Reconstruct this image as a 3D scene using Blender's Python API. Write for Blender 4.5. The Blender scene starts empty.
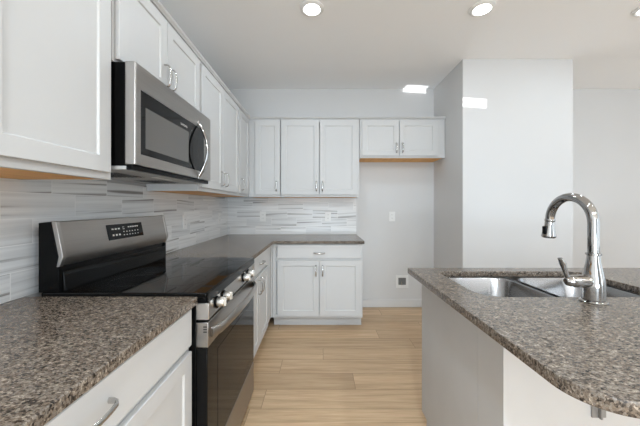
import bpy, bmesh, math, random
from mathutils import Vector, Matrix
S = bpy.context.scene
COL = S.collection
PI = math.pi
random.seed(4)

# ------------------------------------------------------------------ camera, world, light, exposure
cam_d = bpy.data.cameras.new('camera')
cam = bpy.data.objects.new('camera', cam_d); COL.objects.link(cam)
cam.location = (0, 0, 1.270); cam.rotation_euler = (PI/2, 0, 0)
cam_d.sensor_width = 36; cam_d.sensor_fit = 'HORIZONTAL'
cam_d.lens = 284/640*36
cam_d.shift_x = -1/640; cam_d.shift_y = -7/640
cam_d.clip_start = 0.02
S.camera = cam
S.view_settings.view_transform = 'Standard'; S.view_settings.look = 'None'
S.view_settings.gamma = 1; S.view_settings.use_curve_mapping = False
S.view_settings.exposure = -0.02
S.cycles.use_denoising = True
S.cycles.max_bounces = 10; S.cycles.diffuse_bounces = 6; S.cycles.glossy_bounces = 5
S.cycles.sample_clamp_indirect = 6
S.cycles.caustics_reflective = False; S.cycles.caustics_refractive = False

W = bpy.data.worlds.new('daylight'); S.world = W; W.use_nodes = True
bg = W.node_tree.nodes['Background']; bg.inputs[0].default_value = (0.93, 0.97, 1.0, 1); bg.inputs[1].default_value = .5

def area(name, loc, rot, sx, sy, power, col=(1, 1, 1)):
    l = bpy.data.lights.new(name, 'AREA'); l.shape = 'RECTANGLE'; l.size = sx; l.size_y = sy
    l.energy = power; l.color = col
    o = bpy.data.objects.new(name, l); COL.objects.link(o); o.location = loc; o.rotation_euler = rot
    return o
# daylight through the rear and the right window openings
area('rear_window_light', (0.2, -5.85, 1.40), (PI/2, 0, 0), 2.4, 2.2, 100, (.765, .895, 1))
# added area lamp tilted up to brighten the ceiling, mimicking bounce off outside ground
area('rear_ceiling_fill', (.2, -5.8, .35), (math.radians(128), 0, 0), 3.2, .6, 140, (.765, .895, 1))
area('right_window_light', (5.35, 0.4, 1.4), (PI/2, 0, PI/2), 3.4, 2.2, 32, (.765, .895, 1))

sd = bpy.data.lights.new('sun', 'SUN'); sd.energy = 3; sd.angle = math.radians(.6); sd.color = (1, .98, .95)
sun = bpy.data.objects.new('sun', sd); COL.objects.link(sun); sun.rotation_euler = (math.radians(42), 0, math.radians(8))
area('side_opening_light', (5.35, -4.0, 1.4), (PI/2, 0, PI/2), 2.5, 2.2, 66, (.765, .895, 1))
# added masked spot mimicking reflected sun: two small bright rectangles high on the walls
gl = bpy.data.lights.new('glint_spot', 'SPOT'); gl.energy = 2000; gl.shadow_soft_size = 0.002
gl.spot_size = math.radians(12); gl.spot_blend = 0; gl.use_nodes = True
glo = bpy.data.objects.new('glint_spot', gl); COL.objects.link(glo)
GL_POS = Vector((1.96, -1.0, 0.05)); GL_TGT = Vector((1.421, 2.846, 2.312))
glo.location = GL_POS
glo.rotation_euler = (GL_TGT-GL_POS).to_track_quat('-Z', 'Y').to_euler()
_n = gl.node_tree.nodes; _l = gl.node_tree.links
_em = _n['Emission']
_tc = _n.new('ShaderNodeTexCoord'); _sp = _n.new('ShaderNodeSeparateXYZ'); _l.new(_tc.outputs['Normal'], _sp.inputs[0])
def _m(op, a, b):
    q = _n.new('ShaderNodeMath'); q.operation = op
    for i, v in enumerate((a, b)):
        if isinstance(v, (int, float)): q.inputs[i].default_value = v
        else: _l.new(v, q.inputs[i])
    return q.outputs[0]
_u = _m('ABSOLUTE', _m('DIVIDE', _sp.outputs[0], _sp.outputs[2]), 0)
_v = _m('ABSOLUTE', _m('DIVIDE', _sp.outputs[1], _sp.outputs[2]), 0)
GL_U, GL_V = 0.053, 0.0088
_g = _m('MULTIPLY', _m('LESS_THAN', _u, GL_U), _m('LESS_THAN', _v, GL_V))
_l.new(_g, _em.inputs['Strength'])

# ------------------------------------------------------------------ node helpers
class NT:
    def __init__(s, name):
        s.m = bpy.data.materials.new(name); s.m.use_nodes = True
        s.n = s.m.node_tree.nodes; s.l = s.m.node_tree.links
        s.b = s.n['Principled BSDF']
    def node(s, t, **kw):
        q = s.n.new(t)
        for k, v in kw.items(): setattr(q, k, v)
        return q
    def put(s, sock, v):
        if isinstance(v, (int, float, tuple)): sock.default_value = v
        else: s.l.new(v, sock)
    def math(s, op, a, b=0.0, c=None):
        q = s.node('ShaderNodeMath', operation=op)
        s.put(q.inputs[0], a); s.put(q.inputs[1], b)
        if c is not None: s.put(q.inputs[2], c)
        return q.outputs[0]
    def pos(s):
        t = s.node('ShaderNodeTexCoord'); p = s.node('ShaderNodeSeparateXYZ')
        s.l.new(t.outputs['Object'], p.inputs[0]); s.vec = t.outputs['Object']
        return p.outputs[0], p.outputs[1], p.outputs[2]
    def comb(s, x, y, z=0.0):
        q = s.node('ShaderNodeCombineXYZ')
        for i, v in enumerate((x, y, z)): s.put(q.inputs[i], v)
        return q.outputs[0]
    def noise(s, vec, scale, detail=4, rough=.5, dist=0.0):
        q = s.node('ShaderNodeTexNoise'); s.l.new(vec, q.inputs['Vector'])
        q.inputs['Scale'].default_value = scale; q.inputs['Detail'].default_value = detail
        q.inputs['Roughness'].default_value = rough; q.inputs['Distortion'].default_value = dist
        return q.outputs['Fac']
    def white(s, vec):
        q = s.node('ShaderNodeTexWhiteNoise', noise_dimensions='3D'); s.l.new(vec, q.inputs['Vector'])
        return q.outputs['Value']
    def ramp(s, fac, stops, mode='LINEAR'):
        q = s.node('ShaderNodeValToRGB'); q.color_ramp.interpolation = mode
        e = q.color_ramp.elements
        while len(e) < len(stops): e.new(.5)
        for i, (p, c) in enumerate(stops): e[i].position = p; e[i].color = (*c, 1)
        s.put(q.inputs[0], fac); return q.outputs[0]
    def mix(s, f, a, b, mode='MIX'):
        q = s.node('ShaderNodeMix', data_type='RGBA', blend_type=mode)
        s.put(q.inputs[0], f)
        for k, v in ((6, a), (7, b)):
            if isinstance(v, tuple): q.inputs[k].default_value = (*v, 1)
            else: s.l.new(v, q.inputs[k])
        return q.outputs[2]
    def col(s, v):
        if isinstance(v, tuple): s.b.inputs['Base Color'].default_value = (*v, 1)
        else: s.l.new(v, s.b.inputs['Base Color'])
    def bump(s, h, strength=.2, dist=.002):
        q = s.node('ShaderNodeBump'); q.inputs['Strength'].default_value = strength; q.inputs['Distance'].default_value = dist
        s.l.new(h, q.inputs['Height']); s.l.new(q.outputs[0], s.b.inputs['Normal'])
    def setp(s, rough=.5, metal=0, **kw):
        s.b.inputs['Roughness'].default_value = rough; s.b.inputs['Metallic'].default_value = metal
        for k, v in kw.items(): s.b.inputs[k].default_value = v

def plain(name, c, rough=.5, metal=0, noise=0.02, nscale=6, bump=0, **kw):
    t = NT(name); t.pos()
    f = t.noise(t.vec, nscale, 3)
    lo = tuple(max(0, v*(1-noise)) for v in c); hi = tuple(min(1, v*(1+noise)) for v in c)
    t.col(t.ramp(f, [(.3, lo), (.7, hi)])); t.setp(rough, metal, **kw)
    if bump: t.bump(t.noise(t.vec, 260, 2), bump, .0006)
    return t.m

def brushed(name, c, rough, axis):
    t = NT(name); x, y, z = t.pos()
    k = {'y': (x, y, z)}[axis] if axis == 'y' else (x, y, z)
    v = t.comb(t.math('MULTIPLY', x, 3 if axis == 'x' else 400), t.math('MULTIPLY', y, 3 if axis == 'y' else 400), t.math('MULTIPLY', z, 3 if axis == 'z' else 400))
    f = t.noise(v, 1, 2)
    t.col(t.ramp(f, [(.2, tuple(q*.9 for q in c)), (.8, tuple(min(1, q*1.08) for q in c))]))
    t.setp(rough, 1); t.bump(f, .05, .0004)
    return t.m

M = {}
M['wall'] = plain('wall_paint', (.66, .66, .66), .7, noise=.01, nscale=2, bump=.05)
M['ceiling'] = plain('ceiling_paint', (.955, .96, .965), .85, noise=.01, nscale=2)
M['trim'] = plain('trim_paint', (.70, .70, .70), .35, noise=.01)
M['cab'] = plain('cabinet_lacquer', (.58, .58, .578), .46, noise=.008)
M['knee'] = plain('island_wall_paint', (.56, .56, .56), .6)
M['galv'] = plain('galvanised_steel', (.27, .27, .27), .45, .3)
M['dark_gap'] = plain('cabinet_toe_board', (.62, .62, .62), .6)
M['raw_wood'] = None
M['black'] = plain('black_enamel', (.004, .004, .004), .22, **{'Specular IOR Level': .10})
M['black_glass'] = plain('black_glass', (.004, .004, .004), .05, **{'Specular IOR Level': .22})
M['oven_glass'] = plain('oven_glass', (.014, .012, .011), .06, **{'IOR': 1.22})
M['screen'] = plain('perforated_screen', (.11, .105, .10), .15)
M['cook_glass'] = plain('cooktop_glass', (.004, .004, .004), .035, **{'Specular IOR Level': .22})
M['door_glass'] = plain('oven_door_glass', (.005, .005, .005), .05, **{'IOR': 1.22})
M['steel'] = brushed('brushed_steel', (.40, .38, .36), .28, 'y')
M['steel_dark'] = brushed('slate_steel', (.33, .31, .295), .30, 'y')
M['sink_steel'] = brushed('sink_steel', (.36, .36, .365), .22, 'x')
M['chrome'] = plain('polished_chrome', (.44, .435, .43), .06, 1)
M['nickel'] = plain('satin_nickel', (.56, .555, .54), .24, 1)
M['cap'] = plain('satin_trim_metal', (.46, .44, .42), .38, 1)
M['knob'] = plain('satin_knob_metal', (.66, .64, .60), .42, 1)
M['plastic'] = plain('white_plastic', (.82, .82, .81), .35)
M['grey_plastic'] = plain('grey_vent_plastic', (.42, .42, .42), .36)
M['slot'] = plain('dark_slot', (.03, .03, .03), .6)
M['print'] = plain('display_print', (.62, .60, .56), .5)
M['ring'] = plain('burner_print', (.05, .05, .052), .12)
M['brass'] = plain('brass_valve', (.45, .40, .3), .3, 1)
M['box_in'] = plain('valve_box_inside', (.17, .17, .165), .6)

t = NT('raw_birch_ply'); x, y, z = t.pos()
f = t.noise(t.comb(t.math('MULTIPLY', x, 30), t.math('MULTIPLY', y, 3), z), 1, 4)
t.col(t.ramp(f, [(.3, (.74, .35, .075)), (.7, (.88, .46, .12))])); t.setp(.5); M['raw_wood'] = t.m

t = NT('lamp_lens'); t.col((.9, .9, .9)); t.b.inputs['Emission Color'].default_value = (1, .99, .95, 1); t.b.inputs['Emission Strength'].default_value = 9; M['lens'] = t.m

# granite: beige, brown, grey and black grains
t = NT('speckled_granite'); x, y, z = t.pos()
w = t.node('ShaderNodeMapping'); t.l.new(t.vec, w.inputs['Vector']); w.inputs['Rotation'].default_value = (0.2, .1, .6); w.inputs['Scale'].default_value = (1, 1.5, 1)
vo = t.node('ShaderNodeTexVoronoi'); t.l.new(w.outputs[0], vo.inputs['Vector']); vo.inputs['Scale'].default_value = 205; vo.inputs['Randomness'].default_value = 1
sp = t.node('ShaderNodeSeparateColor'); t.l.new(vo.outputs['Color'], sp.inputs[0])
big = t.noise(w.outputs[0], 60, 4, .6)
fac = t.math('ADD', t.math('MULTIPLY', sp.outputs[0], .62), t.math('MULTIPLY', t.math('SUBTRACT', big, .5), 1.35))
fac = t.math('ADD', fac, .16)
base = t.ramp(fac, [(0.05, (.018, .015, .013)), (.19, (.055, .045, .038)), (.34, (.115, .092, .076)), (.48, (.180, .146, .118)), (.62, (.17, .155, .143)), (.78, (.27, .232, .195)), (.97, (.44, .39, .34))])
fine = t.noise(w.outputs[0], 600, 2)
base = t.mix(.55, base, t.ramp(fine, [(.3, (.25, .25, .25)), (.7, (.78, .78, .78))]), 'OVERLAY')
base = t.mix(1.0, base, (1.0, .965, .91), 'MULTIPLY')
t.col(base); t.setp(.20); t.b.inputs['Specular IOR Level'].default_value = .38; M['granite'] = t.m

# oak plank floor, planks running along X
t = NT('oak_plank_floor'); x, y, z = t.pos()
PW, PL = .190, 1.5
yy = t.math('DIVIDE', t.math('ADD', y, 7.6-1.777), PW)
row = t.math('FLOOR', yy); fy = t.math('FRACT', yy)
rr = t.white(t.comb(row, 3.3, 1.0))
xx = t.math('DIVIDE', t.math('ADD', x, t.math('MULTIPLY', rr, 4.0)), PL)
colm = t.math('FLOOR', xx); fx = t.math('FRACT', xx)
rnd = t.white(t.comb(row, colm, 7.0))
g1 = t.noise(t.comb(t.math('ADD', t.math('MULTIPLY', x, 1.4), t.math('MULTIPLY', rnd, 40)), t.math('MULTIPLY', y, 26), rnd), 1, 6, .6, .6)
g2 = t.noise(t.comb(t.math('ADD', t.math('MULTIPLY', x, 5), t.math('MULTIPLY', rnd, 90)), t.math('MULTIPLY', y, 160), 0.0), 1, 3, .6)
c = t.ramp(g1, [(.25, (.47, .31, .175)), (.5, (.64, .445, .27)), (.75, (.77, .565, .365))])
c = t.mix(.5, c, t.ramp(g2, [(.3, (.34, .34, .34)), (.7, (.68, .68, .68))]), 'OVERLAY')
c = t.mix(1.0, c, t.ramp(rnd, [(0, (.76, .74, .72)), (.5, (.92, .91, .90)), (1, (1.0, 1.0, 1.0))]), 'MULTIPLY')
ey = t.math('LESS_THAN', t.math('MINIMUM', fy, t.math('SUBTRACT', 1.0, fy)), .010)
ex = t.math('LESS_THAN', t.math('MINIMUM', fx, t.math('SUBTRACT', 1.0, fx)), .0013)
seam = t.math('MAXIMUM', ey, ex)
c = t.mix(seam, c, (.33, .21, .12)); t.col(c); t.setp(.38); M['floor'] = t.m

# marble-look strip tile backsplash
t = NT('streaked_marble_tile'); x, y, z = t.pos()
TH, TW = .1016, .316
u = t.math('ADD', t.math('ADD', x, y), 8.0)
v = t.math('DIVIDE', t.math('SUBTRACT', z, .914+.002), TH)
row = t.math('FLOOR', v); fv = t.math('FRACT', v)
uu = t.math('ADD', t.math('DIVIDE', u, TW), t.math('MULTIPLY', row, .37))
cm = t.math('FLOOR', uu); fu = t.math('FRACT', uu)
rnd = t.white(t.comb(row, cm, 2.0)); rnd2 = t.white(t.comb(row, cm, 9.0))
tilt = t.math('MULTIPLY', t.math('SUBTRACT', rnd2, .5), .10)
zz = t.math('ADD', z, t.math('MULTIPLY', u, tilt))
sv = t.comb(t.math('ADD', t.math('MULTIPLY', u, 1.1), t.math('MULTIPLY', rnd, 50)), t.math('ADD', t.math('MULTIPLY', zz, 50), t.math('MULTIPLY', rnd2, 70)), rnd)
s1 = t.noise(sv, 1, 2.5, .45, .15)
sv2 = t.comb(t.math('ADD', t.math('MULTIPLY', u, .8), t.math('MULTIPLY', rnd2, 30)), t.math('MULTIPLY', zz, 150), rnd2)
s2 = t.noise(sv2, 1, 3, .5)
c = t.ramp(s1, [(.30, (.27, .25, .235)), (.345, (.48, .47, .46)), (.40, (.74, .74, .735)), (.55, (.83, .83, .825)), (.72, (.92, .92, .915))])
c = t.mix(.30, c, t.ramp(s2, [(.3, (.38, .38, .38)), (.6, (.60, .60, .60))]), 'OVERLAY')
c = t.mix(1.0, c, t.ramp(rnd, [(0, (.84, .85, .86)), (1, (1, 1, 1))]), 'MULTIPLY')
gv = t.math('LESS_THAN', t.math('MINIMUM', fv, t.math('SUBTRACT', 1.0, fv)), .015)
gu = t.math('LESS_THAN', t.math('MINIMUM', fu, t.math('SUBTRACT', 1.0, fu)), .006)
gr = t.math('MAXIMUM', gv, gu)
c = t.mix(gr, c, (.84, .84, .835)); t.col(c); t.setp(.30); t.bump(t.math('SUBTRACT', 1.0, gr), .15, .001); M['tile'] = t.m

# ------------------------------------------------------------------ mesh helpers
class MB:
    def __init__(s): s.bm = bmesh.new()
    def box(s, x0, x1, y0, y1, z0, z1):
        x0, x1 = sorted((x0, x1)); y0, y1 = sorted((y0, y1)); z0, z1 = sorted((z0, z1))
        v = [s.bm.verts.new(p) for p in ((x0,y0,z0),(x1,y0,z0),(x1,y1,z0),(x0,y1,z0),(x0,y0,z1),(x1,y0,z1),(x1,y1,z1),(x0,y1,z1))]
        for f in ((3,2,1,0),(4,5,6,7),(0,1,5,4),(1,2,6,5),(2,3,7,6),(3,0,4,7)): s.bm.faces.new([v[i] for i in f])
        return s
    def prism(s, prof, axis, a0, a1):
        # prof: 2-D outline; axis 'y': (x,z) swept along y; 'x': (y,z) along x; 'z': (x,y) along z
        def P(p, a): return {'y': (p[0], a, p[1]), 'x': (a, p[0], p[1]), 'z': (p[0], p[1], a)}[axis]
        A = [s.bm.verts.new(P(p, a0)) for p in prof]; B = [s.bm.verts.new(P(p, a1)) for p in prof]
        n = len(prof)
        s.bm.faces.new(A); s.bm.faces.new(B[::-1])
        for i in range(n): s.bm.faces.new((A[i], B[i], B[(i+1) % n], A[(i+1) % n]))
        return s
    def loops(s, rings, cap=True):
        R = [[s.bm.verts.new(p) for p in r] for r in rings]; n = len(R[0])
        for a, b in zip(R, R[1:]):
            for i in range(n): s.bm.faces.new((a[i], a[(i+1) % n], b[(i+1) % n], b[i]))
        if cap: s.bm.faces.new(R[0][::-1]); s.bm.faces.new(R[-1])
        return s
    def lathe(s, prof, c, axis=(0, 0, 1), n=32, cap=True):
        q = Vector((0, 0, 1)).rotation_difference(Vector(axis)); c = Vector(c)
        return s.loops([[c + q @ Vector((r*math.cos(2*PI*i/n), r*math.sin(2*PI*i/n), h)) for i in range(n)] for r, h in prof], cap)
    def tube(s, pts, r, n=12, flat=None):
        # round (or flattened: flat=(normal-vector, thickness)) bar along pts with radius r (number or list)
        pts = [Vector(p) for p in pts]; rings = []
        up = None
        for i, p in enumerate(pts):
            d = (pts[min(i+1, len(pts)-1)] - pts[max(i-1, 0)]).normalized()
            if flat: a = Vector(flat[0]); a = (a - d*a.dot(d)).normalized()
            elif up is None: a = d.orthogonal().normalized()
            else: a = (up - d*up.dot(d)).normalized()
            up = a; b = d.cross(a)
            rr = r[i] if isinstance(r, (list, tuple)) else r
            ra = flat[1] if flat else rr
            if flat: ra = flat[1][i] if isinstance(flat[1], (list, tuple)) else flat[1]
            rings.append([p + a*ra*math.cos(2*PI*k/n) + b*rr*math.sin(2*PI*k/n) for k in range(n)])
        return s.loops(rings)
    def build(s, name, mat, parent=None, bevel=0, seg=2, smooth=False):
        bmesh.ops.recalc_face_normals(s.bm, faces=s.bm.faces)
        me = bpy.data.meshes.new(name); s.bm.to_mesh(me); s.bm.free()
        me.materials.append(M[mat] if isinstance(mat, str) else mat)
        o = bpy.data.objects.new(name, me); COL.objects.link(o)
        if parent is not None: setpar(o, parent)
        if bevel:
            b = o.modifiers.new('bevel', 'BEVEL'); b.width = bevel; b.segments = seg; b.limit_method = 'ANGLE'; b.angle_limit = math.radians(40)
            b.harden_normals = False
        if smooth or bevel:
            me.shade_smooth() if hasattr(me, 'shade_smooth') else None
            me.set_sharp_from_angle(angle=math.radians(42))
        return o
WPOS = {}
def setpar(o, parent):
    # geometry is written in world metres; keep it there below an Empty standing at its thing's base
    o.parent = parent
    p = parent; off = Vector((0, 0, 0))
    while p is not None: off += p.location; p = p.parent
    if o.type == 'MESH' and o.data.users == 1:
        o.data.transform(Matrix.Translation(-off))
def rr_out(o): return o
def thing(name, loc, label, cat, group=None):
    o = bpy.data.objects.new(name, None); COL.objects.link(o); o.location = loc; o.empty_display_size = .1
    o['label'] = label; o['category'] = cat
    if group: o['group'] = group
    return o
def tag(o, label, cat, group=None):
    o['label'] = label; o['category'] = cat
    if group: o['group'] = group
    return o
def struct(o): o['kind'] = 'structure'; return o
def subloc(o):  # mesh child of a mesh that has no offset
    return o

def outline_mesh(name, mat, outlines, z0, z1, bevel=.003, parent=None):
    cu = bpy.data.curves.new(name, 'CURVE'); cu.dimensions = '2D'; cu.fill_mode = 'BOTH'
    cu.extrude = (z1-z0)/2 - bevel; cu.bevel_depth = bevel; cu.bevel_resolution = 2; cu.offset = -bevel
    for pts in outlines:
        sp = cu.splines.new('POLY'); sp.points.add(len(pts)-1); sp.use_cyclic_u = True
        for i, p in enumerate(pts): sp.points[i].co = (p[0], p[1], 0, 1)
    tmp = bpy.data.objects.new(name, cu); COL.objects.link(tmp)
    dg = bpy.context.evaluated_depsgraph_get(); dg.update()
    me = bpy.data.meshes.new_from_object(tmp.evaluated_get(dg))
    bpy.data.objects.remove(tmp); bpy.data.curves.remove(cu)
    me.transform(Matrix.Translation((0, 0, (z0+z1)/2)))
    me.materials.clear(); me.materials.append(M[mat])
    o = bpy.data.objects.new(name, me); COL.objects.link(o)
    if parent is not None: setpar(o, parent)
    return o
def rrect(x0, x1, y0, y1, r, n=8):
    """rounded rectangle; r a number or one radius per corner (SW, SE, NE, NW)"""
    if not isinstance(r, (tuple, list)): r = (r,)*4
    P = []
    for (cx, cy, a0, q) in ((x0, y0, PI, r[0]), (x1, y0, 1.5*PI, r[1]), (x1, y1, 0, r[2]), (x0, y1, .5*PI, r[3])):
        if q <= 0: P.append((cx, cy)); continue
        ox = cx + (q if cx == x0 else -q); oy = cy + (q if cy == y0 else -q)
        for k in range(n+1):
            a = a0 + .5*PI*k/n; P.append((ox+q*math.cos(a), oy+q*math.sin(a)))
    return P

# ------------------------------------------------------------------ the room
XL, YB, ZC = -1.175, 3.575, 2.743     # left wall, back wall, ceiling
XR, YR, XS = 5.5, -6.0, 1.4205        # far right wall, rear wall, side of the fridge alcove
struct(MB().box(XL-.15, XR+.15, YR-.15, YB+.15, -.12, 0).build('floor', 'floor'))
struct(MB().box(XL-.15, XR+.15, YR-.15, YB+.15, ZC, ZC+.12).build('ceiling', 'ceiling'))
struct(MB().box(XL-.15, XL, YR-.15, YB+.15, 0, ZC).build('wall_left', 'wall'))
struct(MB().box(XL, XR, YB, YB+.15, 0, ZC).build('wall_back', 'wall'))
struct(MB().box(XS, 2.525, 2.846, YB, 0, ZC).build('wall_alcove', 'wall'))
m = MB()   # rear wall round a wide opening to the daylight
m.box(XL, -1.1, YR-.15, YR, 0, ZC); m.box(4.3, XR, YR-.15, YR, 0, ZC); m.box(-1.1, 4.3, YR-.15, YR, 2.55, ZC)
struct(m.build('wall_rear', 'wall'))
m = MB()
m.box(XR, XR+.15, YR, -5.3, 0, ZC); m.box(XR, XR+.15, -2.7, -1.3, 0, ZC); m.box(XR, XR+.15, -5.3, -2.7, 2.55, ZC); m.box(XR, XR+.15, 2.1, YB, 0, ZC); m.box(XR, XR+.15, -1.3, 2.1, 2.45, ZC); m.box(XR, XR+.15, -1.3, 2.1, 0, .3)
struct(m.build('wall_right', 'wall'))
struct(MB().box(.448, XS, YB-.015, YB, 0, .092).box(.448, XS, YB-.010, YB, .092, .102).build('baseboard_back', 'trim', bevel=.003))
struct(MB().box(XS-.014, XS, 2.846, YB-.015, 0, .10).build('baseboard_alcove', 'trim', bevel=.003))
struct(MB().box(XS, 2.525, 2.832, 2.846, 0, .10).build('baseboard_front', 'trim', bevel=.003))
struct(MB().box(2.525, XR, YB-.014, YB, 0, .10).build('baseboard_right', 'trim', bevel=.003))

# ------------------------------------------------------------------ cabinet pieces
# axis 'L': fronts face +X, a runs along Y.  axis 'B': fronts face -Y, a runs along X. axis 'F': fronts face +Y
def Pt(axis, a, out, z):
    return {'L': (out, a, z), 'B': (a, out, z), 'F': (a, out, z)}[axis]
OUT = {'L': (1, 0, 0), 'B': (0, -1, 0), 'F': (0, 1, 0)}
def pull(axis, a, f, z, vertical, parent, L=.112, name='handle'):
    o = Vector(OUT[axis]); along = Vector((0, 0, 1)) if vertical else Vector(Pt(axis, 1, 0, 0))
    c = Vector(Pt(axis, a, f, z)); h = L/2; pts = []
    prof = [(-h, -.001), (-h, .012), (-h+.004, .022), (-h+.014, .029)]
    for k in range(1, 8): s = -h+.014 + (L-.028)*k/8; prof.append((s, .029+.005*math.sin(PI*k/8)))
    prof += [(h-.014, .029), (h-.004, .022), (h, .012), (h, -.001)]
    pts = [c + along*s + o*d for s, d in prof]
    wid = o.cross(along)
    m = MB(); m.tube(pts, .0042, 10, flat=(wid, .0070))
    return m.build(name, 'nickel', parent, smooth=True)
def door(axis, a0, a1, z0, z1, f, parent, rail=.057, th=.019, rec=.0075, name='door'):
    """shaker front; f = coordinate of the front plane"""
    o = OUT[axis]; s = sum(o)
    def ring(a_in, d):
        return [Pt(axis, a0+a_in, f-s*d, z0+a_in), Pt(axis, a1-a_in, f-s*d, z0+a_in), Pt(axis, a1-a_in, f-s*d, z1-a_in), Pt(axis, a0+a_in, f-s*d, z1-a_in)]
    m = MB(); m.loops([ring(0, th), ring(0, 0), ring(rail, 0), ring(rail+.004, rec)])
    return m.build(name, 'cab', parent, bevel=.0018)
def slab(axis, a0, a1, z0, z1, f, parent, th=.019, name='drawer'):
    s = sum(OUT[axis]); p = Pt(axis, a0, f-s*th, z0); q = Pt(axis, a1, f, z1)
    return MB().box(p[0], q[0], p[1], q[1], z0, z1).build(name, 'cab', parent, bevel=.003)

XUF, YUF = -.825, 3.244        # upper face frames; the doors stand 20 mm in front
XUD, YUD = XUF+.020, YUF-.020
UZ0, UZ1 = 1.372, 2.262
g = .0012
def upper(axis, a0, a1, z0, z1, label, sl=.038, sr=.038):
    if axis == 'L':
        t = thing('wall_cabinet', (XL, a0, z0), label, 'cabinet', 'white wall cabinets')
        X0 = XL+g; b = MB()
        b.box(X0, XUF-.019, a0+g, a0+.017, z0, z1); b.box(X0, XUF-.019, a1-.017, a1-g, z0, z1); b.box(X0, XUF-.019, a0+.017, a1-.017, z1-.017, z1)
        b.box(X0, X0+.008, a0+.017, a1-.017, z0+.03, z1-.017)
        b.build('body', 'cab', t)
        MB().box(X0+.008, XUF-.019, a0+.017, a1-.017, z0+.001, z0+.017).build('underside', 'raw_wood', t)
        fr = MB(); F0, F1 = XUF-.019, XUF
        fr.box(F0, F1, a0+g, a1-g, z0, z0+.038); fr.box(F0, F1, a0+g, a1-g, z1-.038, z1); fr.box(F0, F1, a0+g, a0+sl, z0+.038, z1-.038); fr.box(F0, F1, a1-sr, a1-g, z0+.038, z1-.038)
        fr.build('face_frame', 'cab', t, bevel=.0012)
    else:
        t = thing('wall_cabinet', (a0, YB, z0), label, 'cabinet', 'white wall cabinets')
        Y0 = YB-g; b = MB()
        b.box(a0+g, a0+.017, YUF+.019, Y0, z0, z1); b.box(a1-.017, a1-g, YUF+.019, Y0, z0, z1); b.box(a0+.017, a1-.017, YUF+.019, Y0, z1-.017, z1)
        b.box(a0+.017, a1-.017, Y0-.008, Y0, z0+.03, z1-.017)
        b.build('body', 'cab', t)
        MB().box(a0+.017, a1-.017, YUF+.019, Y0-.008, z0+.001, z0+.017).build('underside', 'raw_wood', t)
        fr = MB(); F0, F1 = YUF, YUF+.019
        fr.box(a0+g, a1-g, F0, F1, z0, z0+.038); fr.box(a0+g, a1-g, F0, F1, z1-.038, z1); fr.box(a0+g, a0+sl, F0, F1, z0+.038, z1-.038); fr.box(a1-sr, a1-g, F0, F1, z0+.038, z1-.038)
        fr.build('face_frame', 'cab', t, bevel=.0012)
    return t

# left run of wall cabinets
DZ0, DZ1 = UZ0+.026, UZ1-.024
t = upper('L', .20, 1.116, UZ0, UZ1, 'white wall cabinet nearest the viewer, left of the microwave, cropped by the frame edge')
for (a, b) in ((.225, .656), (.661, 1.090)): door('L', a, b, DZ0, DZ1, XUD, t)
t = upper('L', 1.120, 1.899, 1.846, UZ1, 'short white two-door wall cabinet directly above the microwave')
d = door('L', 1.134, 1.488, 1.858, DZ1, XUD, t); pull('L', 1.462, XUD, 1.940, True, d)
d = door('L', 1.492, 1.887, 1.858, DZ1, XUD, t); pull('L', 1.517, XUD, 1.940, True, d)
t = upper('L', 1.903, 2.800, UZ0, UZ1, 'tall white two-door wall cabinet right beside the microwave')
d = door('L', 1.925, 2.335, DZ0, DZ1, XUD, t); pull('L', 2.290, XUD, 1.488, True, d)
d = door('L', 2.341, 2.775, DZ0, DZ1, XUD, t); pull('L', 2.385, XUD, 1.488, True, d)
t = upper('L', 2.804, YUF-.003, UZ0, UZ1, 'narrow white wall cabinet on the left wall running into the corner', sr=.09)
d = door('L', 2.828, 3.175, DZ0, DZ1, XUD, t); pull('L', 2.872, XUD, 1.488, True, d)
# back run
t = upper('B', XUF+.001, -.462, UZ0, UZ1, 'narrow single-door white wall cabinet at the corner of the back wall', sl=.13)
d = door('B', -.750, -.468, DZ0, DZ1, YUD, t); pull('B', -.505, YUD, 1.494, True, d)
t = upper('B', -.459, .438, UZ0, UZ1, 'tall white two-door wall cabinet in the middle of the back wall')
d = door('B', -.454, -.021, DZ0, DZ1, YUD, t); pull('B', -.052, YUD, 1.494, True, d)
d = door('B', -.015, .412, DZ0, DZ1, YUD, t); pull('B', .017, YUD, 1.494, True, d)
t = upper('B', .441, 1.417, 1.819, UZ1, 'short white two-door wall cabinet above the empty refrigerator space', sr=.12)
d = door('B', .466, .886, 1.840, DZ1, YUD, t); pull('B', .855, YUD, 1.930, True, d)
d = door('B', .892, 1.325, 1.840, DZ1, YUD, t); pull('B', .924, YUD, 1.930, True, d)

# crown moulding swept along the cabinet tops
prof = [(-.050, 2.2625), (.012, 2.2625), (.012, 2.266), (.020, 2.272), (.024, 2.277), (.024, 2.285), (-.050, 2.285)]
m = MB(); rings = []
for (px, py, nx, ny) in ((XUF, .20, 1, 0), (XUF, YUF, 1, -1), (1.418, YUF, 0, -1)):
    rings.append([(px+nx*o, py+ny*o, z) for o, z in prof])
m.loops(rings)
tag(m.build('crown_moulding', 'cab', bevel=.001), 'slim white crown moulding capping all the wall cabinets', 'moulding')

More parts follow.
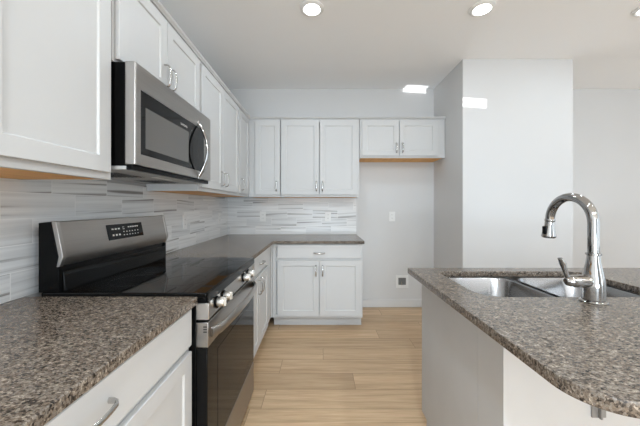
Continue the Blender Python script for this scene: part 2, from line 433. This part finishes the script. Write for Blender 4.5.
# base cabinets
XBF, YBF = -.520, 2.940; XBD, YBD = XBF+.020, YBF-.020
def base(axis, a0, a1, label, toe=True):
    if axis == 'L':
        t = thing('base_cabinet', (XL, a0, 0), label, 'cabinet', 'white base cabinets')
        MB().box(XL+g, XBF-.0195, a0+g, a1-g, .115, .8825).build('body', 'cab', t)
        MB().box(XL+g, XBF-.072, a0+g, a1-g, 0.0005, .1145).build('toe_kick', 'cab', t)
        fr = MB(); F0, F1 = XBF-.019, XBF
        fr.box(F0, F1, a0+g, a1-g, .115, .150).box(F0, F1, a0+g, a1-g, .845, .8825).box(F0, F1, a0+g, a1-g, .700, .745)
        fr.box(F0, F1, a0+g, a0+.038, .150, .700).box(F0, F1, a1-.038, a1-g, .150, .700)
        fr.box(F0, F1, a0+g, a0+.038, .745, .845).box(F0, F1, a1-.038, a1-g, .745, .845)
    else:
        t = thing('base_cabinet', (a0, YB, 0), label, 'cabinet', 'white base cabinets')
        MB().box(a0+g, a1-g, YBF+.0195, YB-g, .115, .8825).build('body', 'cab', t)
        MB().box(a0+g, a1-g, YBF+.100, YB-g, 0.0005, .1145).build('toe_kick', 'cab', t)
        fr = MB(); F0, F1 = YBF, YBF+.019
        fr.box(a0+g, a1-g, F0, F1, .115, .150).box(a0+g, a1-g, F0, F1, .845, .8825).box(a0+g, a1-g, F0, F1, .700, .745)
        fr.box(a0+g, a0+.038, F0, F1, .150, .700).box(a1-.038, a1-g, F0, F1, .150, .700)
        fr.box(a0+g, a0+.038, F0, F1, .745, .845).box(a1-.038, a1-g, F0, F1, .745, .845)
    fr.build('face_frame', 'cab', t, bevel=.0012)
    return t
t = base('L', .10, 1.117, 'white base cabinet nearest the viewer, left of the range under the granite counter')
d = slab('L', .118, 1.100, .732, .872, XBD, t); pull('L', .605, XBD, .812, False, d, L=.128)
for i, (a, b) in enumerate(((.118, .606), (.612, 1.100))):
    d = door('L', a, b, .135, .709, XBD, t); pull('L', .570 if i == 0 else .648, XBD, .615, True, d)
t = base('L', 1.906, 2.780, 'white base cabinet with one drawer and two doors between the range and the corner')
d = slab('L', 1.925, 2.690, .732, .872, XBD, t); pull('L', 2.36, XBD, .802, False, d)
d = door('L', 1.925, 2.305, .135, .709, XBD, t); pull('L', 2.270, XBD, .620, True, d)
d = door('L', 2.311, 2.690, .135, .709, XBD, t); pull('L', 2.346, XBD, .620, True, d)
tag(MB().box(XBF-.019, XBF, 2.782, YBF-.001, .115, .8825).box(XBF+.001, XBF+.014, YBF, YBF+.019, .115, .8825).build('corner_filler', 'cab', bevel=.001), 'white vertical filler strip in the inner corner of the base cabinets', 'filler strip')
t = base('B', XBF+.016, .431, 'white base cabinet with a wide drawer and two doors on the back wall')
d = slab('B', -.448, .411, .732, .872, YBD, t); pull('B', -.018, YBD, .787, False, d)
d = door('B', -.448, -.021, .137, .709, YBD, t); pull('B', -.052, YBD, .605, True, d)
d = door('B', -.015, .411, .137, .709, YBD, t); pull('B', .017, YBD, .605, True, d)
MB().box(-.445, .431, YBF+.092, YBF+.0995, .0005, .018).build('shoe_moulding', 'cab', t, bevel=.002)

# backsplash
m = MB(); m.box(XL+.0005, XL+.0095, .12, YB-.0005, .9145, 1.3715); m.box(XL+.0095, .4405, YB-.0095, YB-.0005, .9145, 1.3715)
m.box(XL+.0005, XL+.0095, 1.122, 1.897, 1.3715, 1.405)
tag(m.build('tile_backsplash', 'tile'), 'streaked grey marble tile backsplash wrapping the left and back walls', 'backsplash')

# ------------------------------------------------------------------ countertops
CZ0, CZ1 = .884, .914
o = outline_mesh('granite_countertop', 'granite', [rrect(XL+.010, -.485, .10, 1.119, (0, .006, .006, 0))], CZ0, CZ1)
tag(o, 'speckled brown granite countertop in the left foreground beside the range', 'countertop')
L = [(XL+.010, 1.906), (-.484, 1.906), (-.484, 2.872), (-.462, 2.893), (.438, 2.893), (.444, 2.899), (.444, YB-.010), (XL+.010, YB-.010)]
o = outline_mesh('granite_countertop', 'granite', [L], CZ0, CZ1)
tag(o, 'L-shaped granite countertop filling the far corner beneath the wall cabinets', 'countertop')
ISX0, ISX1, ISY0, ISY1 = .497, 3.00, .510, 1.638
SX0, SX1, SY0, SY1 = .632, 1.393, 1.111, 1.546
hole = rrect(SX0, SX1, SY0, SY1, (.10, .10, .05, .05))[::-1]
o = outline_mesh('island_countertop', 'granite', [rrect(ISX0, ISX1, ISY0, ISY1, (.105, .105, .010, .010), 14), hole], CZ0, CZ1)
tag(o, 'granite island countertop with a rounded corner and a sink cutout', 'countertop')

# ------------------------------------------------------------------ island base
t = thing('kitchen_island', (.575, .895, 0), 'white kitchen island base under the granite overhang at right', 'island')
IX0, IX1, IF = .575, 2.90, 1.600
bd = MB(); bd.box(IX0+.013, IX1, 1.050, IF, .115, .66); bd.box(1.45, IX1, 1.050, IF, .66, .883); bd.box(IX0+.013, IX0+.028, 1.050, IF, .66, .883); bd.box(IX0+.028, 1.45, 1.050, 1.062, .66, .883)
bd.build('body', 'cab', t)
MB().box(IX0+.013, IX1, 1.050, IF-.055, .0005, .1145).build('toe_kick', 'cab', t)
MB().prism([(1.046, .0005), (IF-.055, .0005), (IF-.055, .105), (IF+.018, .105), (IF+.018, .883), (1.046, .883)], 'x', IX0, IX0+.0125).build('end_panel', 'knee', t)
MB().box(IX0, IX1, .895, 1.0445, .0005, .883).build('knee_wall', 'knee', t)
MB().box(IX0-.006, IX0-.0005, 1.048, IF-.055, .0005, .020).build('shoe_moulding', 'trim', t, bevel=.002)
for i in range(4):
    a = IX0+.03+i*.57
    d = door('F', a, a+.565, .135, .709, IF+.0195, t); pull('F', a+(.525 if i % 2 == 0 else .04), IF+.0195, .63, True, d)
    d = slab('F', a, a+.565, .732, .872, IF+.0195, t); pull('F', a+.28, IF+.0195, .802, False, d)

t = thing('countertop_bracket', (.872, .890, .606), 'grey steel support bracket under the island countertop overhang', 'bracket')
MB().box(.850, .894, .8895, .8945, .606, .883).build('wall_leg', 'galv', t, bevel=.001)
MB().box(.850, .894, .64, .889, .8775, .883).build('support_arm', 'galv', t, bevel=.001)
MB().box(.869, .875, .880, .889, .606, .877).build('rib', 'galv', t, bevel=.001)

# ------------------------------------------------------------------ sink
t = thing('double_bowl_sink', (1.01, 1.33, .68), 'stainless steel double-bowl undermount sink set into the island countertop', 'sink')
def bowl(x0, x1, y0, y1, r, ztop, zbot):
    rings = []
    for (ins, z, rad) in ((0, ztop, r), (.004, ztop-.006, r), (.010, zbot+.030, r), (.022, zbot+.008, r*.8), (.045, zbot, r*.5)):
        rings.append([(p[0], p[1], z) for p in rrect(x0+ins, x1-ins, y0+ins, y1-ins, tuple(max(.01, q*1.0) for q in (rad if isinstance(rad, tuple) else (rad,)*4)) if not isinstance(rad, tuple) else rad)])
    cx, cy = (x0+x1)/2, (y0+y1)/2
    n = len(rings[0])
    out = []
    last = rings[-1]
    rings.append([(cx+.046*math.cos(math.atan2(p[1]-cy, p[0]-cx)), cy+.046*math.sin(math.atan2(p[1]-cy, p[0]-cx)), zbot-.001) for p in last])
    return rings, (cx, cy)
for (x0, x1) in ((SX0-.004, .998), (1.028, SX1+.004)):
    rg, (cx, cy) = bowl(x0, x1, SY0-.004, SY1+.004, .085 , .8825, .690)
    m = MB(); m.loops(rg, cap=False)
    o = m.build('bowl', 'sink_steel', t, smooth=True)
    so = o.modifiers.new('thick', 'SOLIDIFY'); so.thickness = .0015; so.offset = 1
    m = MB(); m.lathe([(.044, 0), (.044, .003), (.034, .002), (.030, -.006), (.004, -.006)], (cx, cy, .6905), (0, 0, 1), 28)
    m.build('drain_strainer', 'chrome', t, smooth=True)
o = outline_mesh('rim', 'sink_steel', [rrect(SX0-.02, SX1+.02, SY0-.02, SY1+.02, .03)], .8700, .8715, bevel=.0003) if False else None
MB().box(.9965, 1.0295, SY0-.002, SY1+.002, .865, .8745).build('divider', 'sink_steel', t, bevel=.004, seg=3)

# ------------------------------------------------------------------ faucet
FX, FY = 1.010, 1.053
t = thing('gooseneck_faucet', (FX, FY, CZ1), 'polished chrome gooseneck pull-down faucet standing behind the island sink', 'faucet')
MB().lathe([(.040, 0), (.041, .004), (.038, .008), (.032, .011)], (FX, FY, CZ1+.0003), n=40).build('base_ring', 'chrome', t, smooth=True)
MB().lathe([(.0345, 0), (.035, .03), (.0345, .06), (.0315, .085), (.0265, .11), (.022, .135), (.0197, .155), (.019, .168)], (FX, FY, CZ1+.0115), n=40).build('body', 'chrome', t, smooth=True)
MB().lathe([(.020, -.005), (.0235, -.003), (.0235, .003), (.020, .005)], (FX, FY, 1.092), n=40).build('collar', 'chrome', t, smooth=True)
R = .100; zc = 1.206; pts = [(FX, FY, 1.094), (FX, FY, 1.13), (FX, FY, 1.17)]
for k in range(0, 25):
    a = PI - (PI+.02)*k/24*0.98
    pts.append((FX, FY+R+R*math.cos(a), zc+R*math.sin(a)))
MB().tube(pts, .0175, 24).build('spout', 'chrome', t, smooth=True)
e = Vector(pts[-1]); dv = Vector((0, .10, -1)).normalized()
hd = MB(); hd.lathe([(.0177, -.004), (.0195, .000), (.0195, .006), (.0177, .008), (.0182, .025), (.0215, .045), (.0265, .070), (.027, .076), (.024, .080)], e, tuple(dv), 32)
h = hd.build('spray_head', 'chrome', t, smooth=True)
q = e + dv*.047 + Vector((-.022, -.004, 0))
MB().box(q.x-.006, q.x+.004, q.y-.010, q.y+.010, q.z-.018, q.z+.018).build('spray_button', 'black', h, bevel=.004)
hub = MB(); hub.lathe([(.0245, 0), (.0255, .006), (.0235, .012), (.0225, .056), (.0180, .076), (.010, .084)], (FX-.020, FY, .992), (-1, 0, 0), 28)
hub.build('lever_hub', 'chrome', t, smooth=True)
MB().tube([(FX-.088, FY, .988), (FX-.096, FY, 1.006), (FX-.105, FY, 1.030), (FX-.113, FY, 1.056), (FX-.124, FY, 1.076)], [.010, .008, .0085, .012, .010], 16, flat=((1, 0, .35), [.010, .0075, .0075, .010, .006])).build('lever', 'chrome', t, smooth=True)

# ------------------------------------------------------------------ range
RY0, RY1 = 1.123, 1.902
t = thing('electric_range', (-.8, 1.51, 0), 'stainless steel and black electric range between the two left counters', 'range')
XF = -.450
XC = -1.118   # back of the range
MB().box(XC, -.496, RY0+.004, RY1-.004, .03, .905).build('body', 'black', t, bevel=.003)
for (x, y) in ((-.56, RY0+.05), (-.56, RY1-.05), (-1.06, RY0+.05), (-1.06, RY1-.05)):
    MB().lathe([(.018, 0), (.018, .008), (.010, .010), (.010, .030)], (x, y, .0005), n=14).build('foot', 'black', t)
ck = MB().box(XC+.010, XF-.004, RY0, RY1, .9055, .926).build('cooktop', 'cook_glass', t, bevel=.004, seg=3)
MB().box(XF-.0035, XF+.004, RY0, RY1, .886, .9255).box(-.4955, XF-.004, RY0, RY0+.004, .886, .905).build('cooktop_trim', 'black', t, bevel=.002)
for (x, y, r) in ((-.63, 1.32, .095), (-.63, 1.70, .115), (-.86, 1.32, .105), (-.86, 1.70, .080), (-.88, 1.51, .05)):
    m = MB(); m.lathe([(r, 0), (r, .0003), (r-.0022, .0003), (r-.0022, 0), (r, 0)], (x, y, .9262), n=64, cap=False)
    m.build('burner_ring', 'ring', t)
# control panel (front), sloping a little
MB().prism([(-.4955, .884), (XF-.002, .884), (XF+.004, .818), (-.4955, .818)], 'y', RY0+.022, RY1-.022).build('control_panel', 'steel', t, bevel=.002)
for (a, b) in ((RY0+.001, RY0+.021), (RY1-.021, RY1-.001)):
    MB().box(-.4955, XF+.006, a, b, .818, .884).build('panel_end_cap', 'cap', t, bevel=.002)
for y in (1.222, 1.305, 1.640, 1.740):
    kn = MB(); kn.lathe([(.026, 0), (.026, .004), (.019, .006)], (XF+.002, y, .858), (1, 0, .05), 28)
    k = kn.build('knob_bezel', 'black', t, smooth=True)
    kb = MB(); kb.lathe([(.0195, .004), (.0205, .010), (.0200, .030), (.0185, .034), (.004, .034)], (XF+.002, y, .858), (1, 0, .05), 28)
    kb.build('knob', 'knob', t, smooth=True)
    MB().box(XF+.030, XF+.044, y-.0045, y+.0045, .841, .877).build('knob_grip', 'knob', t, bevel=.002)
# oven door
dr = MB().box(-.4955, XF, RY0+.002, RY1-.002, .235, .708).build('oven_door', 'door_glass', t, bevel=.003)
MB().box(XF+.0003, XF+.0012, RY0+.115, RY1-.115, .310, .650).build('oven_window', 'oven_glass', dr)
MB().box(-.4955, XF+.003, RY0+.002, RY1-.002, .7085, .808).build('door_top_band', 'steel', dr, bevel=.002)
for k in range(3):
    MB().box(XF-.016, XF-.002, RY0+.0008, RY0+.0018, .788-k*.010, .793-k*.010).build('vent_slot', 'slot', dr)
pts = []; n = 18
for k in range(n+1):
    s = k/n; pts.append((XF+.018+.038*math.sin(PI*s)**.7 if 0 < s < 1 else XF+.006, RY0+.030+(RY1-RY0-.060)*s, 0.757+.012*math.sin(PI*s)))
MB().tube(pts, .010, 16, flat=((0, 0, 1), .021)).build('oven_handle', 'steel', dr, smooth=True)
MB().box(-.4955, XF-.001, RY0+.003, RY1-.003, .038, .230).build('storage_drawer', 'steel_dark', t, bevel=.003)
# rear console
A0, A1, A2 = (-1.052, 1.207), (-1.024, 1.068), (-1.037, 1.030)
cp = [(XC, 1.200), (-1.058, 1.208), A0, A1, A2, (XC, 1.030)]
MB().prism(cp, 'y', RY0+.018, RY1-.018).build('rear_console', 'steel', t, bevel=.002)
for (a, b) in ((RY0+.001, RY0+.0175), (RY1-.0175, RY1-.001)):
    cp2 = [(-1.068, 1.2105), (-1.050, 1.2090), (-1.021, 1.068), (-1.036, 1.028), (-1.047, 1.028), (-1.039, 1.068)]
    MB().prism(cp2, 'y', a, b).build('console_end_cap', 'cap', t, bevel=.0015)
    cp3 = [(XC, 1.203), (-1.0685, 1.208), (-1.0395, 1.0685), (-1.0475, 1.028), (-1.038, 1.025), (-1.038, .9265), (XC, .9265)]
    MB().prism(cp3, 'y', a, b).build('console_side', 'black', t, bevel=.001)
MB().box(XC, -1.046, RY0+.018, RY1-.018, .9265, 1.0295).build('console_base', 'black_glass', t, bevel=.002)
MB().prism([(-1.0455, .9265), (-1.0455, 1.010), (-1.034, 1.006), (-1.028, .932), (-1.028, .9265)], 'y', RY0+.018, RY1-.018).build('console_glass', 'black_glass', t, bevel=.002)
P0, P1 = Vector((A0[0], 0, A0[1])), Vector((A1[0], 0, A1[1])); dd = (P1-P0); nn = Vector((dd.z, 0, -dd.x)).normalized(); nn = nn if nn.x > 0 else -nn
def onface(v, y, h): p = P0+dd*v+nn*h; return (p.x, y, p.z)
def facebox(m, v0, v1, y0, y1, h0, h1):
    R = [[onface(v0, y0, h), onface(v0, y1, h), onface(v1, y1, h), onface(v1, y0, h)] for h in (h0, h1)]
    m.loops(R)
DY0, DY1 = 1.380, 1.650
m = MB(); facebox(m, .22, .76, DY0, DY1, -.0005, .0012); dsp = m.build('display', 'black_glass', t)
def glyph(v, y, w, hgt):   # small printed key legends
    m = MB(); facebox(m, v, v+hgt, y, y+w, .0013, .0016); m.build('key_legend', 'print', dsp)
for i, dy in enumerate((.030, .052, .074)):
    glyph(.36, DY0+dy, .013, .05); glyph(.57, DY0+dy, .012, .06)
glyph(.33, DY0+.108, .014, .02); glyph(.40, DY0+.108, .014, .02)
for dy in (.150, .168, .186, .204, .222): glyph(.33, DY0+dy, .012, .045)
for dy in (.110, .132, .154, .176, .198, .222):
    glyph(.50, DY0+dy, .008, .03); glyph(.62, DY0+dy-.002, .008, .03)

# ------------------------------------------------------------------ microwave
MY0, MY1, MX = 1.124, 1.890, -.736
MZ0, MZ1 = 1.425, 1.843
t = thing('over_range_microwave', (-.95, 1.51, MZ0), 'stainless steel over-the-range microwave mounted under the short cabinet', 'microwave')
MB().box(XL+.012, -.776, MY0+.002, MY1-.002, MZ0+.006, MZ1).build('body', 'black', t, bevel=.003)
MB().box(XL+.012, -.772, MY0+.004, MY1-.004, MZ0-.010, MZ0+.0055).build('bottom_pan', 'grey_plastic', t, bevel=.003)
for (a, b) in ((MY0+.10, MY0+.30), (MY1-.30, MY1-.10)):
    f = MB(); f.box(-1.05, -.88, a, b, MZ0-.0125, MZ0-.0105)
    gf = f.build('grease_filter', 'nickel', t, bevel=.001)
    sl = MB()
    for k in range(8): sl.box(-1.04+.02*k, -1.032+.02*k, a+.01, b-.01, MZ0-.0135, MZ0-.0128)
    sl.build('filter_slots', 'slot', gf)
MB().box(-.855, -.825, 1.43, 1.58, MZ0-.0125, MZ0-.0105).build('work_light', 'plastic', t)
MB().box(-.775, MX-.012, MY0+.004, MY1-.004, MZ0-.010, MZ0+.010).build('lower_lip', 'black', t, bevel=.003)
# front: stainless frame round a dark window, continuous curved left edge
fr = MB()
wy0, wy1, wz0, wz1 = MY0+.036, 1.790, MZ0+.056, MZ1-.098
F0 = -.7745
fr.box(F0, MX, MY0, wy0, MZ0+.0105, MZ1); fr.box(F0, MX, wy1, MY1, MZ0+.0105, MZ1)
fr.box(F0, MX, wy0, wy1, MZ0+.0105, wz0); fr.box(F0, MX, wy0, wy1, wz1, MZ1)
dfr = fr.build('door_frame', 'steel', t)
bmesh_m = bmesh.new(); bmesh_m.from_mesh(dfr.data)
bmesh.ops.remove_doubles(bmesh_m, verts=bmesh_m.verts, dist=.0001); bmesh_m.to_mesh(dfr.data); bmesh_m.free()
MB().box(F0-.0005, MX+.003, MY0-.003, MY0+.010, MZ0+.009, MZ1+.001).build('edge_trim', 'cap', dfr, bevel=.004, seg=3)
win = MB().box(F0, MX-.002, wy0+.0005, wy1-.0005, wz0+.0005, wz1-.0005).build('window', 'black_glass', t)
MB().box(MX-.0019, MX-.0010, wy0+.034, wy1-.209, wz0+.030, wz1-.062).build('window_screen', 'screen', win)
# wordmark printed on the glass: little upright strokes
ls = bpy.data.curves.new('wordmark', 'FONT'); ls.body = 'SAMSUNG'; ls.size = .0165; ls.extrude = .0003; ls.align_x = 'CENTER'
tmp = bpy.data.objects.new('wordmark', ls); COL.objects.link(tmp)
dg = bpy.context.evaluated_depsgraph_get(); dg.update()
me = bpy.data.meshes.new_from_object(tmp.evaluated_get(dg)); bpy.data.objects.remove(tmp)
me.transform(Matrix.Translation((MX-.0012, 1.530, wz1-.046)) @ Matrix.Rotation(PI/2, 4, 'Z') @ Matrix.Rotation(PI/2, 4, 'X'))
me.materials.clear(); me.materials.append(M['print'])
wm = bpy.data.objects.new('wordmark', me); COL.objects.link(wm); setpar(wm, win)
# tall bowed handle on the glass
HY, HZ, HH = 1.705, 1.606, .166
pts = []
for k in range(25):
    s_ = -1+2*k/24; pts.append((MX-.001+.056*(1-s_*s_), HY, HZ+HH*s_))
MB().tube(pts, .0085, 16, flat=((0, 1, 0), .0115)).build('door_handle', 'chrome', t, smooth=True)
for q in (-1, 1): MB().box(MX-.0015, MX+.008, HY-.013, HY+.013, HZ+q*HH-.010, HZ+q*HH+.010).build('handle_mount', 'chrome', t, bevel=.003)

# ------------------------------------------------------------------ outlets and boxes
def outlet(axis, a, z, label, switch=False):
    if axis == 'B':
        on = YB-.0098 if a < .46 else YB-.0003
        t = thing('wall_outlet', (a, on, z), label, 'outlet', 'white wall outlets')
        MB().box(a-.037, a+.037, on-.006, on, z-.060, z+.060).build('cover_plate', 'plastic', t, bevel=.002)
        for dz in (-.021, .021):
            MB().box(a-.017, a+.017, on-.0075, on-.0062, z+dz-.014, z+dz+.014).build('receptacle', 'plastic', t, bevel=.0008)
            m = MB()
            for dx in (-.007, .007): m.box(a+dx-.0012, a+dx+.0012, on-.0079, on-.0076, z+dz-.005, z+dz+.006)
            m.build('slots', 'slot', t)
    else:
        on = XL+.0098
        t = thing('wall_outlet', (on, a, z), label, 'outlet', 'white wall outlets')
        MB().box(on, on+.006, a-.037, a+.037, z-.060, z+.060).build('cover_plate', 'plastic', t, bevel=.002)
        for dz in (-.021, .021):
            MB().box(on+.0062, on+.0075, a-.017, a+.017, z+dz-.014, z+dz+.014).build('receptacle', 'plastic', t, bevel=.0008)
            m = MB()
            for dx in (-.007, .007): m.box(on+.0076, on+.0079, a+dx-.0012, a+dx+.0012, z+dz-.005, z+dz+.006)
            m.build('slots', 'slot', t)
    return t
outlet('L', 2.424, 1.133, 'white outlet on the left tile wall just past the range console')
outlet('L', 3.253, 1.130, 'white outlet on the left tile wall close to the inner corner')
outlet('B', -.730, 1.138, 'white outlet on the back tile wall near the corner, left of the other one')
outlet('B', .088, 1.138, 'white outlet on the back tile wall above the two-door base cabinet')
outlet('B', .894, 1.138, 'white outlet on the bare painted wall of the refrigerator space')
t = thing('ice_maker_box', (1.02, YB, .320), 'white recessed water supply box low on the refrigerator space wall', 'valve box')
BX, BZ, on = 1.02, .320, YB-.0003
m = MB(); m.box(BX-.078, BX+.078, on-.008, on, BZ-.080, BZ-.042); m.box(BX-.078, BX+.078, on-.008, on, BZ+.048, BZ+.080)
m.box(BX-.078, BX-.048, on-.008, on, BZ-.042, BZ+.048); m.box(BX+.048, BX+.078, on-.008, on, BZ-.042, BZ+.048)
m.build('cover_plate', 'plastic', t)
MB().box(BX-.048, BX+.048, on-.002, on, BZ-.042, BZ+.048).build('recess', 'box_in', t)
m = MB(); m.lathe([(.010, 0), (.010, .03), (.006, .034), (.006, .05)], (BX-.008, on-.010, BZ-.040), n=14); m.build('valve', 'nickel', t, smooth=True)

# ------------------------------------------------------------------ recessed ceiling lights
def downlight(x, y, label, power=4.8):
    t = thing('recessed_downlight', (x, y, ZC), label, 'ceiling light', 'round recessed ceiling lights')
    MB().lathe([(.090, -.001), (.088, -.008), (.070, -.016), (.058, -.012), (.058, -.001)], (x, y, ZC), n=48).build('trim_ring', 'plastic', t, smooth=True)
    l = bpy.data.lights.new('downlight_lamp', 'AREA'); l.shape = 'DISK'; l.size = .11; l.energy = power; l.color = (.765, .895, 1)
    lo = bpy.data.objects.new('downlight_lamp', l); COL.objects.link(lo); lo.parent = t; lo.location = (0, 0, -.020)
    MB().lathe([(.060, -.013), (.058, -.0155), (.03, -.0165), (.004, -.0168)], (x, y, ZC), n=40).build('lens', 'lens', t, smooth=True)
downlight(-.067, 2.113, 'round recessed ceiling light above the walkway, left one of the two whole lights', 6.5)
downlight(1.198, 2.113, 'round recessed ceiling light over the island, right one of the two whole lights', 2.2)
downlight(2.44, 2.113, 'round recessed ceiling light cut off by the right edge of the photo', 3)
for yy, w in ((.42, 'in the row above the near end of the island'), (-1.30, 'in the rear row, behind the viewer')):  # unseen lights, added to light the room more evenly
    for xx, ww in ((-.067, 'left'), (1.198, 'middle'), (2.44, 'right')):
        downlight(xx, yy, '%s added unseen recessed ceiling light %s' % (ww, w), 2.5 if yy > 0 else 45)
